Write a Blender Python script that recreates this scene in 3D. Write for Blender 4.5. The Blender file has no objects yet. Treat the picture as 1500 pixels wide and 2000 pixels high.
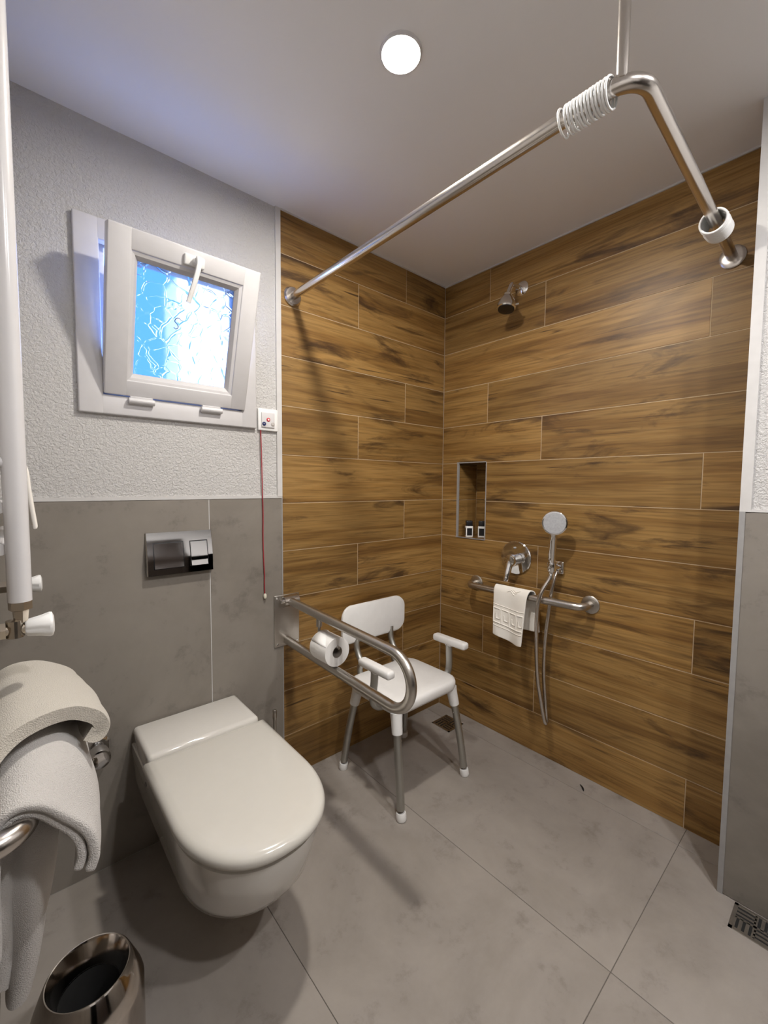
import bpy, bmesh, math, random
from mathutils import Vector, Matrix
random.seed(7)
PI = math.pi
scene = bpy.context.scene
COL = scene.collection

# ------------------------------------------------------------------ camera, sky, sun, exposure
H = 2.358                                   # ceiling height
cam_d = bpy.data.cameras.new('camera'); cam = bpy.data.objects.new('camera', cam_d); COL.objects.link(cam)
cam_d.sensor_fit = 'VERTICAL'; cam_d.sensor_height = 36.0
cam_d.lens = 826.93 / 2000.0 * 36.0
cam_d.clip_start = 0.01; cam_d.clip_end = 200
RGT = Vector((0.75190687, -0.65922851, 0.00733741))
UPV = Vector((0.03557778, 0.05168789, 0.99802935))
FWD = Vector((0.65830866, 0.75016407, -0.06231836))
m = Matrix((RGT, UPV, -FWD)).transposed().to_4x4()
m.translation = Vector((-1.8363, -1.5908, 1.26632))
cam.matrix_world = m
scene.camera = cam

world = bpy.data.worlds.new('sky'); scene.world = world; world.use_nodes = True
wbg = world.node_tree.nodes['Background']
wbg.inputs['Color'].default_value = (0.075, 0.225, 0.80, 1)
wbg.inputs['Strength'].default_value = 15.0
sun_d = bpy.data.lights.new('sun', 'SUN'); sun_d.energy = 60.0; sun_d.angle = 0.01; sun_d.color = (1.0, 0.97, 0.92)
sun = bpy.data.objects.new('sun', sun_d); COL.objects.link(sun)
sun.rotation_euler = (math.radians(42), 0, math.radians(-18)); sun.location = (0, -4, 8)
por_d = bpy.data.lights.new('window_portal', 'AREA'); por_d.shape = 'RECTANGLE'; por_d.size = 0.5; por_d.size_y = 0.52
por_d.cycles.is_portal = True
por = bpy.data.objects.new('window_portal', por_d); COL.objects.link(por)
por.location = (-1.39, 0.215, 1.78); por.rotation_euler = (math.radians(-90), 0, 0)   # faces into the room
vs = scene.view_settings
vs.view_transform = 'Standard'; vs.look = 'None'; vs.gamma = 1.0; vs.use_curve_mapping = False
vs.exposure = 0.27
LAMP_MAIN = 760.0; LAMP_BACK = 620.0; LAMP_COL = (1.0, 0.94, 0.86); LAMP_COL2 = (1.0, 0.97, 0.96)
scene.cycles.caustics_reflective = False; scene.cycles.caustics_refractive = False
scene.cycles.sample_clamp_indirect = 6.0
scene.cycles.max_bounces = 10; scene.cycles.diffuse_bounces = 6

# ------------------------------------------------------------------ materials
class NT:
    def __init__(s, name):
        s.m = bpy.data.materials.new(name); s.m.use_nodes = True
        s.t = s.m.node_tree; s.b = s.t.nodes['Principled BSDF']
    def n(s, typ, **kw):
        nd = s.t.nodes.new(typ)
        for k, v in kw.items():
            if k in nd.inputs: nd.inputs[k].default_value = v
            else: setattr(nd, k, v)
        return nd
    def l(s, a, ao, b, bi): s.t.links.new(a.outputs[ao], b.inputs[bi])
    def ramp(s, src, so, stops):
        r = s.n('ShaderNodeValToRGB'); cr = r.color_ramp
        while len(cr.elements) < len(stops): cr.elements.new(0.5)
        for e, (p, c) in zip(cr.elements, stops):
            e.position = p; e.color = c if len(c) == 4 else (*c, 1)
        s.l(src, so, r, 'Fac'); return r
    def bump(s, src, so, strength, dist=0.002):
        bp = s.n('ShaderNodeBump'); bp.inputs['Strength'].default_value = strength; bp.inputs['Distance'].default_value = dist
        s.l(src, so, bp, 'Height'); s.l(bp, 'Normal', s.b, 'Normal'); return bp
    def objvec(s, scale=(1, 1, 1), rand=True):
        tc = s.n('ShaderNodeTexCoord'); mp = s.n('ShaderNodeMapping'); mp.inputs['Scale'].default_value = scale
        if rand:
            oi = s.n('ShaderNodeObjectInfo'); mu = s.n('ShaderNodeVectorMath', operation='SCALE')
            cb = s.n('ShaderNodeCombineXYZ'); s.l(oi, 'Random', cb, 'X'); s.l(oi, 'Random', cb, 'Z'); s.l(oi, 'Random', cb, 'Y')
            s.l(cb, 0, mu, 0); mu.inputs['Scale'].default_value = 57.0
            ad = s.n('ShaderNodeVectorMath', operation='ADD'); s.l(tc, 'Object', ad, 0); s.l(mu, 0, ad, 1); s.l(ad, 0, mp, 'Vector')
        else: s.l(tc, 'Object', mp, 'Vector')
        return mp

def simple(name, col, rough=0.5, metal=0.0, spec=0.5, coat=0.0, var=0.0, vscale=30, bump=0.0, bscale=200, bdist=0.0005):
    q = NT(name); b = q.b
    b.inputs['Base Color'].default_value = (*col, 1); b.inputs['Roughness'].default_value = rough
    b.inputs['Metallic'].default_value = metal; b.inputs['Specular IOR Level'].default_value = spec
    if coat: b.inputs['Coat Weight'].default_value = coat; b.inputs['Coat Roughness'].default_value = 0.05
    v = q.objvec(rand=False)
    if var:
        nz = q.n('ShaderNodeTexNoise'); nz.inputs['Scale'].default_value = vscale; nz.inputs['Detail'].default_value = 4
        q.l(v, 0, nz, 'Vector')
        r = q.ramp(nz, 'Fac', [(0.3, tuple(c * (1 - var) for c in col)), (0.7, tuple(min(1, c * (1 + var)) for c in col))])
        q.l(r, 'Color', b, 'Base Color')
    if bump:
        n2 = q.n('ShaderNodeTexNoise'); n2.inputs['Scale'].default_value = bscale; n2.inputs['Detail'].default_value = 3
        q.l(v, 0, n2, 'Vector'); q.bump(n2, 'Fac', bump, bdist)
    return q.m

def wood_mat():
    q = NT('wood_look_tile'); b = q.b
    v1 = q.objvec((0.8, 1, 14)); w = q.n('ShaderNodeTexNoise'); w.inputs['Scale'].default_value = 1.0; w.inputs['Detail'].default_value = 5; w.inputs['Roughness'].default_value = 0.6; w.inputs['Distortion'].default_value = 0.7
    q.l(v1, 0, w, 'Vector')
    base = q.ramp(w, 'Fac', [(0.28, (0.165, 0.084, 0.027)), (0.42, (0.260, 0.144, 0.047)), (0.54, (0.365, 0.220, 0.080)), (0.64, (0.300, 0.170, 0.057)), (0.78, (0.210, 0.110, 0.036))])
    v2 = q.objvec((5, 1, 150)); g = q.n('ShaderNodeTexNoise'); g.inputs['Scale'].default_value = 1.0; g.inputs['Detail'].default_value = 4
    q.l(v2, 0, g, 'Vector')
    gr = q.ramp(g, 'Fac', [(0.3, (0.58, 0.55, 0.52)), (0.52, (1, 1, 1)), (0.75, (1.18, 1.15, 1.08))])
    mul = q.n('ShaderNodeMixRGB', blend_type='MULTIPLY'); mul.inputs[0].default_value = 0.8
    q.l(base, 'Color', mul, 1); q.l(gr, 'Color', mul, 2)
    v3 = q.objvec((1.9, 1, 10)); k = q.n('ShaderNodeTexNoise'); k.inputs['Scale'].default_value = 1.0; k.inputs['Detail'].default_value = 6; k.inputs['Roughness'].default_value = 0.62; k.inputs['Distortion'].default_value = 1.1
    q.l(v3, 0, k, 'Vector')
    kr = q.ramp(k, 'Fac', [(0.0, (0.95, 0.95, 0.95)), (0.31, (0.88, 0.88, 0.88)), (0.385, (0.45, 0.45, 0.45)), (0.455, (0, 0, 0))])
    mx = q.n('ShaderNodeMixRGB'); q.l(kr, 'Color', mx, 0); q.l(mul, 'Color', mx, 1); mx.inputs[2].default_value = (0.052, 0.026, 0.012, 1)
    # fine dark cracks
    v4 = q.objvec((1.4, 1, 34)); c4 = q.n('ShaderNodeTexNoise'); c4.inputs['Scale'].default_value = 1.0; c4.inputs['Detail'].default_value = 3; c4.inputs['Distortion'].default_value = 1.5
    q.l(v4, 0, c4, 'Vector'); r4 = q.ramp(c4, 'Fac', [(0.27, (0.9, 0.9, 0.9)), (0.34, (0, 0, 0))])
    m4 = q.n('ShaderNodeMixRGB'); q.l(r4, 'Color', m4, 0); q.l(mx, 'Color', m4, 1); m4.inputs[2].default_value = (0.05, 0.025, 0.012, 1)
    oi = q.n('ShaderNodeObjectInfo'); mr = q.n('ShaderNodeMapRange'); mr.inputs['To Min'].default_value = 0.72; mr.inputs['To Max'].default_value = 1.02
    q.l(oi, 'Random', mr, 'Value')
    hs = q.n('ShaderNodeHueSaturation'); hs.inputs['Saturation'].default_value = 1.03; q.l(mr, 'Result', hs, 'Value'); q.l(m4, 'Color', hs, 'Color')
    q.l(hs, 'Color', b, 'Base Color')
    b.inputs['Roughness'].default_value = 0.42; b.inputs['Specular IOR Level'].default_value = 0.4
    q.bump(g, 'Fac', 0.10, 0.001)
    return q.m

def grey_mat(name, c0, c1, c2, rough=0.45):
    q = NT(name); b = q.b
    v = q.objvec((1, 1, 1)); a = q.n('ShaderNodeTexNoise'); a.inputs['Scale'].default_value = 2.4; a.inputs['Detail'].default_value = 7; a.inputs['Roughness'].default_value = 0.62; a.inputs['Distortion'].default_value = 0.5
    q.l(v, 0, a, 'Vector')
    r = q.ramp(a, 'Fac', [(0.28, c0), (0.5, c1), (0.74, c2)])
    s = q.n('ShaderNodeTexNoise'); s.inputs['Scale'].default_value = 9; s.inputs['Detail'].default_value = 8; s.inputs['Roughness'].default_value = 0.7
    q.l(v, 0, s, 'Vector'); sr = q.ramp(s, 'Fac', [(0.32, (0.70, 0.69, 0.68)), (0.44, (1, 1, 1)), (0.75, (1.10, 1.10, 1.08))])
    mu = q.n('ShaderNodeMixRGB', blend_type='MULTIPLY'); mu.inputs[0].default_value = 0.75
    q.l(r, 'Color', mu, 1); q.l(sr, 'Color', mu, 2); q.l(mu, 'Color', b, 'Base Color')
    b.inputs['Roughness'].default_value = rough; b.inputs['Specular IOR Level'].default_value = 0.35
    q.bump(s, 'Fac', 0.05, 0.001)
    return q.m

def stucco_mat():
    q = NT('white_stucco'); b = q.b
    b.inputs['Base Color'].default_value = (0.64, 0.63, 0.62, 1); b.inputs['Roughness'].default_value = 0.75; b.inputs['Specular IOR Level'].default_value = 0.25
    v = q.objvec((1, 1, 1), rand=False)
    a = q.n('ShaderNodeTexNoise'); a.inputs['Scale'].default_value = 125; a.inputs['Detail'].default_value = 5; a.inputs['Roughness'].default_value = 0.6; a.inputs['Distortion'].default_value = 0.6
    q.l(v, 0, a, 'Vector'); q.bump(a, 'Fac', 0.95, 0.008)
    return q.m

def glass_mat():
    q = NT('obscured_glass'); b = q.b
    b.inputs['Base Color'].default_value = (0.125, 0.15, 0.165, 1); b.inputs['Transmission Weight'].default_value = 1.0
    b.inputs['Roughness'].default_value = 0.13; b.inputs['IOR'].default_value = 1.2
    v = q.objvec((1, 1, 1), rand=False)
    nz = q.n('ShaderNodeTexNoise'); nz.inputs['Scale'].default_value = 18; q.l(v, 0, nz, 'Vector')
    ad = q.n('ShaderNodeMixRGB'); ad.inputs[0].default_value = 0.03; q.l(v, 0, ad, 1); q.l(nz, 'Color', ad, 2)
    vo = q.n('ShaderNodeTexVoronoi', feature='DISTANCE_TO_EDGE'); vo.inputs['Scale'].default_value = 24
    q.l(ad, 'Color', vo, 'Vector')
    r = q.ramp(vo, 'Distance', [(0.0, (0, 0, 0)), (0.05, (1, 1, 1))])
    q.bump(r, 'Color', 0.5, 0.003)
    return q.m

def metal_mat(name, col, rough, aniso=True):
    q = NT(name); b = q.b
    b.inputs['Base Color'].default_value = (*col, 1); b.inputs['Metallic'].default_value = 1; b.inputs['Roughness'].default_value = rough
    v = q.objvec((1, 1, 1), rand=False); n = q.n('ShaderNodeTexNoise'); n.inputs['Scale'].default_value = 60; q.l(v, 0, n, 'Vector')
    mr = q.n('ShaderNodeMapRange'); mr.inputs['To Min'].default_value = rough * 0.85; mr.inputs['To Max'].default_value = rough * 1.2
    q.l(n, 'Fac', mr, 'Value'); q.l(mr, 'Result', b, 'Roughness')
    return q.m

def terry_mat(name, col):
    q = NT(name); b = q.b
    b.inputs['Base Color'].default_value = (*col, 1); b.inputs['Roughness'].default_value = 0.95; b.inputs['Specular IOR Level'].default_value = 0.1
    b.inputs['Sheen Weight'].default_value = 0.25
    v = q.objvec((1, 1, 1), rand=False); n = q.n('ShaderNodeTexNoise'); n.inputs['Scale'].default_value = 600; n.inputs['Detail'].default_value = 3
    q.l(v, 0, n, 'Vector'); q.bump(n, 'Fac', 0.85, 0.004)
    return q.m

def emit_mat(name, col, strength):
    q = NT(name); e = q.n('ShaderNodeEmission'); e.inputs['Color'].default_value = (*col, 1); e.inputs['Strength'].default_value = strength
    o = q.t.nodes['Material Output']; q.l(e, 0, o, 'Surface'); return q.m

M = dict(
    wood=wood_mat(),
    grey=grey_mat('grey_porcelain_wall', (0.190, 0.170, 0.146), (0.240, 0.217, 0.190), (0.275, 0.250, 0.222), 0.42),
    floor=grey_mat('grey_porcelain_floor', (0.240, 0.215, 0.190), (0.302, 0.273, 0.246), (0.352, 0.322, 0.295), 0.45),
    stucco=stucco_mat(),
    ceiling=simple('ceiling_paint', (0.86, 0.86, 0.87), 0.8, spec=0.2, bump=0.1, bscale=60, bdist=0.001),
    grout=simple('tan_grout', (0.52, 0.40, 0.26), 0.9, var=0.1),
    fgrout=simple('dark_grout', (0.13, 0.115, 0.10), 0.9, var=0.1),
    trim=simple('white_trim', (0.60, 0.59, 0.58), 0.5, var=0.03),
    greytrim=simple('grey_trim', (0.33, 0.325, 0.32), 0.35, var=0.06),
    pvc=simple('white_pvc', (0.62, 0.61, 0.62), 0.35, var=0.02),
    plastic=simple('white_plastic', (0.84, 0.84, 0.83), 0.35, var=0.02),
    ceramic=simple('white_ceramic', (0.66, 0.64, 0.60), 0.12, coat=0.6, var=0.01),
    lid=simple('white_duroplast', (0.62, 0.60, 0.55), 0.16, coat=0.3, var=0.01),
    enamel=simple('white_enamel', (0.68, 0.67, 0.68), 0.2, coat=0.3, var=0.01),
    cream=simple('cream_plastic', (0.72, 0.68, 0.56), 0.4, var=0.03),
    steel=metal_mat('brushed_steel', (0.55, 0.52, 0.48), 0.30),
    satin=metal_mat('satin_steel', (0.62, 0.58, 0.54), 0.22),
    chrome=metal_mat('chrome', (0.80, 0.80, 0.80), 0.05),
    darkchrome=metal_mat('polished_bin_steel', (0.60, 0.56, 0.52), 0.10),
    brass=metal_mat('nickel_brass', (0.56, 0.50, 0.42), 0.25),
    alu=metal_mat('anodised_aluminium', (0.50, 0.50, 0.47), 0.42),
    paper=simple('tissue_paper', (0.86, 0.85, 0.83), 0.95, spec=0.1, bump=0.3, bscale=350),
    card=simple('cardboard', (0.30, 0.26, 0.22), 0.9, var=0.1),
    black=simple('black_plastic', (0.012, 0.012, 0.014), 0.3, var=0.2),
    recess_shade=simple('painted_recess_shade', (0.01, 0.01, 0.01), 0.8, var=0.2),  # near-black standing in for shade inside the drains and the bin
    red=simple('red_cord', (0.33, 0.02, 0.03), 0.7, var=0.15, vscale=300),
    redp=simple('red_plastic', (0.55, 0.03, 0.05), 0.4, var=0.05),
    bluep=simple('navy_plastic', (0.015, 0.03, 0.12), 0.4, var=0.05),
    greyp=simple('pale_grey_plastic', (0.45, 0.42, 0.40), 0.4, var=0.05),
    terry=terry_mat('white_terry', (0.62, 0.595, 0.57)),
    terryc=terry_mat('cream_terry', (0.60, 0.56, 0.49)),
    cotton=simple('white_cotton', (0.84, 0.81, 0.75), 0.95, spec=0.1, bump=0.4, bscale=500),
    glass=glass_mat(),
    nozzle=simple('pale_nozzle_plate', (0.62, 0.64, 0.68), 0.15, metal=0.4, var=0.1, vscale=120),
    plaster=simple('outside_white_plaster', (0.85, 0.84, 0.82), 0.8, var=0.03),
    doorwood=simple('dark_door_wood', (0.026, 0.018, 0.014), 0.4, var=0.25, vscale=12),
    lens1=emit_mat('lamp_lens_shower', LAMP_COL, LAMP_MAIN),
    lens2=emit_mat('lamp_lens_entry', LAMP_COL2, LAMP_BACK),
)

# ------------------------------------------------------------------ mesh helpers
def link(name, me, mat, parent=None, loc=(0, 0, 0), rot=None):
    o = bpy.data.objects.new(name, me); COL.objects.link(o)
    if mat is not None:
        if not me.materials: me.materials.append(mat)
    o.location = loc
    if rot: o.rotation_euler = rot
    if parent is not None: setpar(o, parent)
    return o

def world_mat(o):
    mt = Matrix.LocRotScale(o.location, o.rotation_euler, o.scale)
    return (world_mat(o.parent) @ o.matrix_parent_inverse @ mt) if o.parent else mt

def setpar(o, p):
    o.parent = p; o.matrix_parent_inverse = world_mat(p).inverted()

def finish(me, smooth, ang=35):
    if smooth:
        me.polygons.foreach_set('use_smooth', [True] * len(me.polygons))
        me.set_sharp_from_angle(angle=math.radians(ang))
    me.update()

def build(name, verts, faces, mat, parent=None, smooth=True, ang=35, fix=True):
    """one mesh object from world-space vertices, origin at its bounding-box centre"""
    lo = [min(v[i] for v in verts) for i in range(3)]; hi = [max(v[i] for v in verts) for i in range(3)]
    c = Vector([(a + b) / 2 for a, b in zip(lo, hi)])
    me = bpy.data.meshes.new(name); me.from_pydata([Vector(v) - c for v in verts], [], faces)
    if fix:
        bm = bmesh.new(); bm.from_mesh(me); bmesh.ops.recalc_face_normals(bm, faces=bm.faces); bm.to_mesh(me); bm.free()
    finish(me, smooth, ang)
    return link(name, me, mat, parent, c)

class MB:
    """collects shapes in world space; build() makes ONE object"""
    def __init__(s): s.v = []; s.f = []
    def add(s, verts, faces):
        o = len(s.v); s.v += [tuple(v) for v in verts]; s.f += [tuple(i + o for i in f) for f in faces]; return s
    def box(s, a, b, bev=0.0):
        a, b = [min(p, q) for p, q in zip(a, b)], [max(p, q) for p, q in zip(a, b)]
        if bev <= 0:
            v = [(x, y, z) for x in (a[0], b[0]) for y in (a[1], b[1]) for z in (a[2], b[2])]
            f = [(0, 1, 3, 2), (4, 6, 7, 5), (0, 4, 5, 1), (2, 3, 7, 6), (0, 2, 6, 4), (1, 5, 7, 3)]
            return s.add(v, f)
        bm = bmesh.new(); bmesh.ops.create_cube(bm, size=1)
        for q in bm.verts:
            for i in range(3): q.co[i] = (a[i] + b[i]) / 2 + q.co[i] * (b[i] - a[i])
        bmesh.ops.bevel(bm, geom=bm.edges[:], offset=bev, segments=3, profile=0.5, affect='EDGES')
        bm.verts.index_update()
        s.add([tuple(q.co) for q in bm.verts], [tuple(q.index for q in f.verts) for f in bm.faces]); bm.free(); return s
    def xform(s, mt, start=0):
        for i in range(start, len(s.v)): s.v[i] = tuple(mt @ Vector(s.v[i]))
        return s
    def loft(s, rings, cap0=True, cap1=True, closed=True):
        n = len(rings[0]); v = [p for r in rings for p in r]; f = []
        for i in range(len(rings) - 1):
            for j in range(n if closed else n - 1):
                k = (j + 1) % n
                f.append((i * n + j, i * n + k, (i + 1) * n + k, (i + 1) * n + j))
        if cap0: f.append(tuple(reversed(range(n))))
        if cap1: f.append(tuple(range((len(rings) - 1) * n, len(rings) * n)))
        return s.add(v, f)
    def tube(s, path, r, seg=14, cap=True, flat=None):
        """round tube along a polyline; r may be a list; flat=(a,b) gives an oval section"""
        P = [Vector(p) for p in path]; n = len(P); rs = r if isinstance(r, (list, tuple)) else [r] * n
        T = []
        for i in range(n):
            d = (P[min(i + 1, n - 1)] - P[max(i - 1, 0)]); T.append(d.normalized())
        u = T[0].orthogonal().normalized() if abs(T[0].z) > 0.9 else Vector((0, 0, 1)).cross(T[0]).normalized()
        rings = []
        for i in range(n):
            u = (u - T[i] * u.dot(T[i])).normalized(); w = T[i].cross(u)
            fa, fb = flat if flat else (1, 1)
            rings.append([P[i] + (u * math.cos(2 * PI * k / seg) * fa + w * math.sin(2 * PI * k / seg) * fb) * rs[i] for k in range(seg)])
        return s.loft(rings, cap, cap)
    def lathe(s, prof, origin=(0, 0, 0), axis=(0, 0, 1), seg=28, cap0=True, cap1=True):
        """prof: list of (radius, height along axis)"""
        ax = Vector(axis).normalized(); u = ax.orthogonal().normalized(); w = ax.cross(u); o = Vector(origin)
        rings = [[o + ax * h + (u * math.cos(2 * PI * k / seg) + w * math.sin(2 * PI * k / seg)) * max(r, 1e-5) for k in range(seg)] for r, h in prof]
        return s.loft(rings, cap0, cap1)
    def build(s, name, mat, parent=None, smooth=True, ang=35): return build(name, s.v, s.f, mat, parent, smooth, ang)

def catmull(pts, n):
    P = [Vector(p) for p in pts]; out = []
    P = [P[0] * 2 - P[1]] + P + [P[-1] * 2 - P[-2]]
    k = len(P) - 3
    for i in range(n):
        t = i / (n - 1) * k; j = min(int(t), k - 1); u = t - j
        a, b, c, d = P[j:j + 4]
        out.append(0.5 * ((2 * b) + (c - a) * u + (2 * a - 5 * b + 4 * c - d) * u * u + (3 * b - a - 3 * c + d) * u ** 3))
    return out

def fillet(pts, r, n=8):
    """polyline with rounded inner corners"""
    P = [Vector(p) for p in pts]; out = [P[0]]
    rr = r if isinstance(r, (list, tuple)) else [r] * len(P)
    for i in range(1, len(P) - 1):
        a = (P[i - 1] - P[i]); b = (P[i + 1] - P[i]); ang = a.angle(b); a.normalize(); b.normalize()
        t = rr[i] / math.tan(ang / 2); s0, s1 = P[i] + a * t, P[i] + b * t
        cen = P[i] + (a + b).normalized() * (rr[i] / math.sin(ang / 2))
        v0, v1 = s0 - cen, s1 - cen; th = v0.angle(v1); ax = v0.cross(v1).normalized()
        for k in range(n + 1): out.append(cen + Matrix.Rotation(th * k / n, 3, ax) @ v0)
    out.append(P[-1]); return out

def thing(name, label, cat, loc=(0, 0, 0), group=None):
    o = bpy.data.objects.new(name, None); COL.objects.link(o); o.location = loc; o.empty_display_size = 0.05
    return tag(o, label, cat, group)
def tag(o, label, cat, group=None):
    o['label'] = label; o['category'] = cat
    if group: o['group'] = group
    return o
def struct(o, label=None):
    o['kind'] = 'structure'
    if label: o['label'] = label
    return o

# ------------------------------------------------------------------ room shell
XL, YF, XC, YC = -1.925, -2.9, -0.211, -1.349     # left wall, front wall, face of the right-hand stub wall, its corner
XW = -1.0                                          # where wood planks begin on the back wall
ZT = 1.212                                         # top of grey wall tiles
NY0, NY1, NZ0, NZ1, ND = -0.112, -0.293, 0.99, 1.39, 0.165   # niche
WX0, WX1, WZ0, WZ1 = -1.640, -1.128, 1.525, 2.062 # window opening

def slab(boxes, name, mat):
    b = MB()
    for a, c in boxes: b.box(a, c)
    return b.build(name, mat, smooth=False)

floor = struct(slab([((XL - .2, YF - .2, -0.12), (0.3, 0.2, -0.0016))], 'floor', M['fgrout']), 'floor of large grey porcelain tiles')
ceiling = struct(slab([((XL - .2, YF - .2, H), (0.3, 0.2, H + 0.15))], 'ceiling', M['ceiling']), 'smooth white painted ceiling')
wall_back = struct(slab([((XL - .2, 0.004, -0.0016), (WX0, 0.2, H)), ((WX1, 0.004, -0.0016), (0.3, 0.2, H)),
                         ((WX0, 0.004, -0.0016), (WX1, 0.2, WZ0)), ((WX0, 0.004, WZ1), (WX1, 0.2, H))], 'wall_back', M['stucco']),
                   'window wall, white stucco over grey tile with wood-look tile at the shower')
wall_right = struct(slab([((0.006, YF, -0.0016), (0.3, NY1, H)), ((0.006, NY0, -0.0016), (0.3, 0.004, H)),
                          ((0.006, NY1, -0.0016), (0.3, NY0, NZ0 - .008)), ((0.006, NY1, NZ1 + .008), (0.3, NY0, H)),
                          ((ND + .006, NY1, NZ0 - .008), (0.3, NY0, NZ1 + .008))], 'wall_right', M['grout']), 'shower wall clad in wood-look plank tiles with a niche')
wall_left = struct(slab([((XL - .2, YF - .2, -0.0016), (XL - 0.004, 0.004, H))], 'wall_left', M['stucco']), 'left wall beside the camera, white stucco over grey tile')
wall_front = struct(slab([((XL - .004, YF - .2, -0.0016), (0.3, YF, H))], 'wall_front', M['stucco']), 'white wall behind the camera')
wall_stub = struct(slab([((XC + 0.004, YF, -0.0016), (0.006, YC + .004, H))], 'wall_near_right', M['stucco']), 'projecting stub wall at the right edge, white stucco over grey tile')

plank_cache = {}
def plank(L, h, t=0.006, g=0.0015):
    key = (round(L, 4), round(h, 4), round(t, 4))
    if key not in plank_cache:
        b = MB(); L2, h2 = L / 2 - g, h / 2 - g; e = 0.0006
        fr = [(-L2 + e, 0, -h2 + e), (L2 - e, 0, -h2 + e), (L2 - e, 0, h2 - e), (-L2 + e, 0, h2 - e)]
        md = [(-L2, e, -h2), (L2, e, -h2), (L2, e, h2), (-L2, e, h2)]
        bk = [(x, t, z) for x, _, z in md]
        b.loft([fr, md, bk])
        me = bpy.data.meshes.new('plank'); me.from_pydata([Vector(v) for v in b.v], [], b.f)
        bm = bmesh.new(); bm.from_mesh(me); bmesh.ops.recalc_face_normals(bm, faces=bm.faces); bm.to_mesh(me); bm.free()
        plank_cache[key] = me
    return plank_cache[key]

def put_plank(name, wall, mat, a, b, z0, z1, t=0.006, off=0.0):
    """tile between two plan points a,b (left to right as seen from the room), face on that line"""
    a, b = Vector((*a, 0)), Vector((*b, 0)); d = b - a; L = d.length
    me = plank(L, z1 - z0, t)
    if me.materials and me.materials[0] is not mat: me = me.copy(); me.materials.clear()
    mid = (a + b) / 2
    return link(name, me, mat, wall, (mid.x, mid.y, (z0 + z1) / 2), (0, 0, math.atan2(d.y, d.x)))

edges = [H] + [2.19 - 0.2 * k for k in range(11)] + [0.0]
struct_bed = MB().box((XW, 0.0012, 0), (0.0, 0.02, H)).build('grout_bed', M['grout'], wall_back, smooth=False)
bed = MB()
for a, c in [((0.0012, YC, 0), (0.02, NY1, H)), ((0.0012, NY0, 0), (0.02, 0.0, H)), ((0.0012, NY1, 0), (0.02, NY0, NZ0 - .008)), ((0.0012, NY1, NZ1 + .008), (0.02, NY0, H))]: bed.box(a, c)
bed.build('grout_bed', M['grout'], wall_right, smooth=False)
for i in range(12):
    z1, z0 = edges[i], edges[i + 1]
    xs = [XW] + ([-0.605] if i % 3 == 1 else [-0.30] if i % 3 == 0 else []) + [-0.001]
    for x0, x1 in zip(xs, xs[1:]): put_plank('wood_plank_tile', wall_back, M['wood'], (x0, 0), (x1, 0), z0, z1)
    ys = [0.0] + ([-0.293] if i % 3 == 0 else [-0.59] if i % 3 == 1 else [-1.203]) + [YC]
    if i == 5: ys = [0.0, NY0, NY1, -1.203, YC]
    if i == 6: ys = [0.0, NY0, NY1, YC]
    for y0, y1 in zip(ys, ys[1:]):
        if i in (5, 6) and y0 == NY0 and y1 == NY1: continue
        put_plank('wood_plank_tile', wall_right, M['wood'], (0, y0), (0, y1), z0, z1)
# niche lining
for z0, z1 in ((NZ0, 1.19), (1.19, NZ1)):
    put_plank('niche_tile', wall_right, M['wood'], (ND, NY0), (ND, NY1), z0, z1)
    put_plank('niche_tile', wall_right, M['wood'], (0.008, NY0 - .001), (ND, NY0 - .001), z0, z1, t=.003)
    put_plank('niche_tile', wall_right, M['wood'], (ND, NY1 + .001), (0.008, NY1 + .001), z0, z1, t=.003)
MB().box((0.0, NY1, NZ0 - .008), (ND + .006, NY0, NZ0)).build('niche_sill', M['wood'], wall_right, smooth=False)
MB().box((0.0, NY1, NZ1), (ND + .006, NY0, NZ1 + .008)).build('niche_head', M['wood'], wall_right, smooth=False)
nt = MB(); w = .010
nt.box((-.0015, NY0 - .002, NZ0), (.008, NY0 + w - .002, NZ1)); nt.box((-.0015, NY1 - .003, NZ0), (.008, NY1 + .002, NZ1))
nt.box((-.0015, NY1, NZ0 - .004), (.004, NY0 + w, NZ0)); nt.box((-.0015, NY1, NZ1), (.004, NY0 + w, NZ1 + .005))
nt.build('niche_edge_trim', M['greytrim'], wall_right, smooth=False)

# grey wall tiles
for x0, x1 in ((XL, -1.895), (-1.895, -1.295), (-1.295, XW)):
    put_plank('grey_wall_tile', wall_back, M['grey'], (x0, 0), (x1, 0), 0, ZT)
MB().box((XL, 0.0012, 0), (XW, 0.02, ZT)).build('grout_bed', M['trim'], wall_back, smooth=False)
for y0, y1 in ((-1.2, 0), (-1.8, -1.2), (-2.4, -1.8), (YF, -2.4)):
    put_plank('grey_wall_tile', wall_left, M['grey'], (XL, y0), (XL, y1), 0, ZT)
for y0, y1 in ((YC, -1.95), (-1.95, -2.55), (-2.55, YF)):
    put_plank('grey_wall_tile', wall_stub, M['grey'], (XC, y0), (XC, y1), 0, ZT - .015)
put_plank('grey_wall_tile', wall_stub, M['grey'], (0, YC), (XC, YC), 0, ZT - .015)
for x0, x1 in ((-0.2, -0.55), (-1.45, XL)):
    put_plank('grey_wall_tile', wall_front, M['grey'], (x0, YF), (x1, YF), 0, ZT)
door = struct(thing('added_door_1', 'dark wooden door added behind the camera for the chrome reflections', 'door', (-1.0, YF, 0))); del door['category']  # unseen door, added so the chrome has something dark to reflect
MB().box((-1.40, YF + .001, 0.0), (-.60, YF + .030, 2.05), .003).build('door_leaf', M['doorwood'], door)
dj = MB().box((-1.45, YF + .0005, 0), (-1.40, YF + .035, 2.10), .002); dj.box((-.60, YF + .0005, 0), (-.55, YF + .035, 2.10), .002); dj.box((-1.40, YF + .0005, 2.05), (-.60, YF + .035, 2.10), .002)
dj.build('door_frame', M['doorwood'], door)
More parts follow.
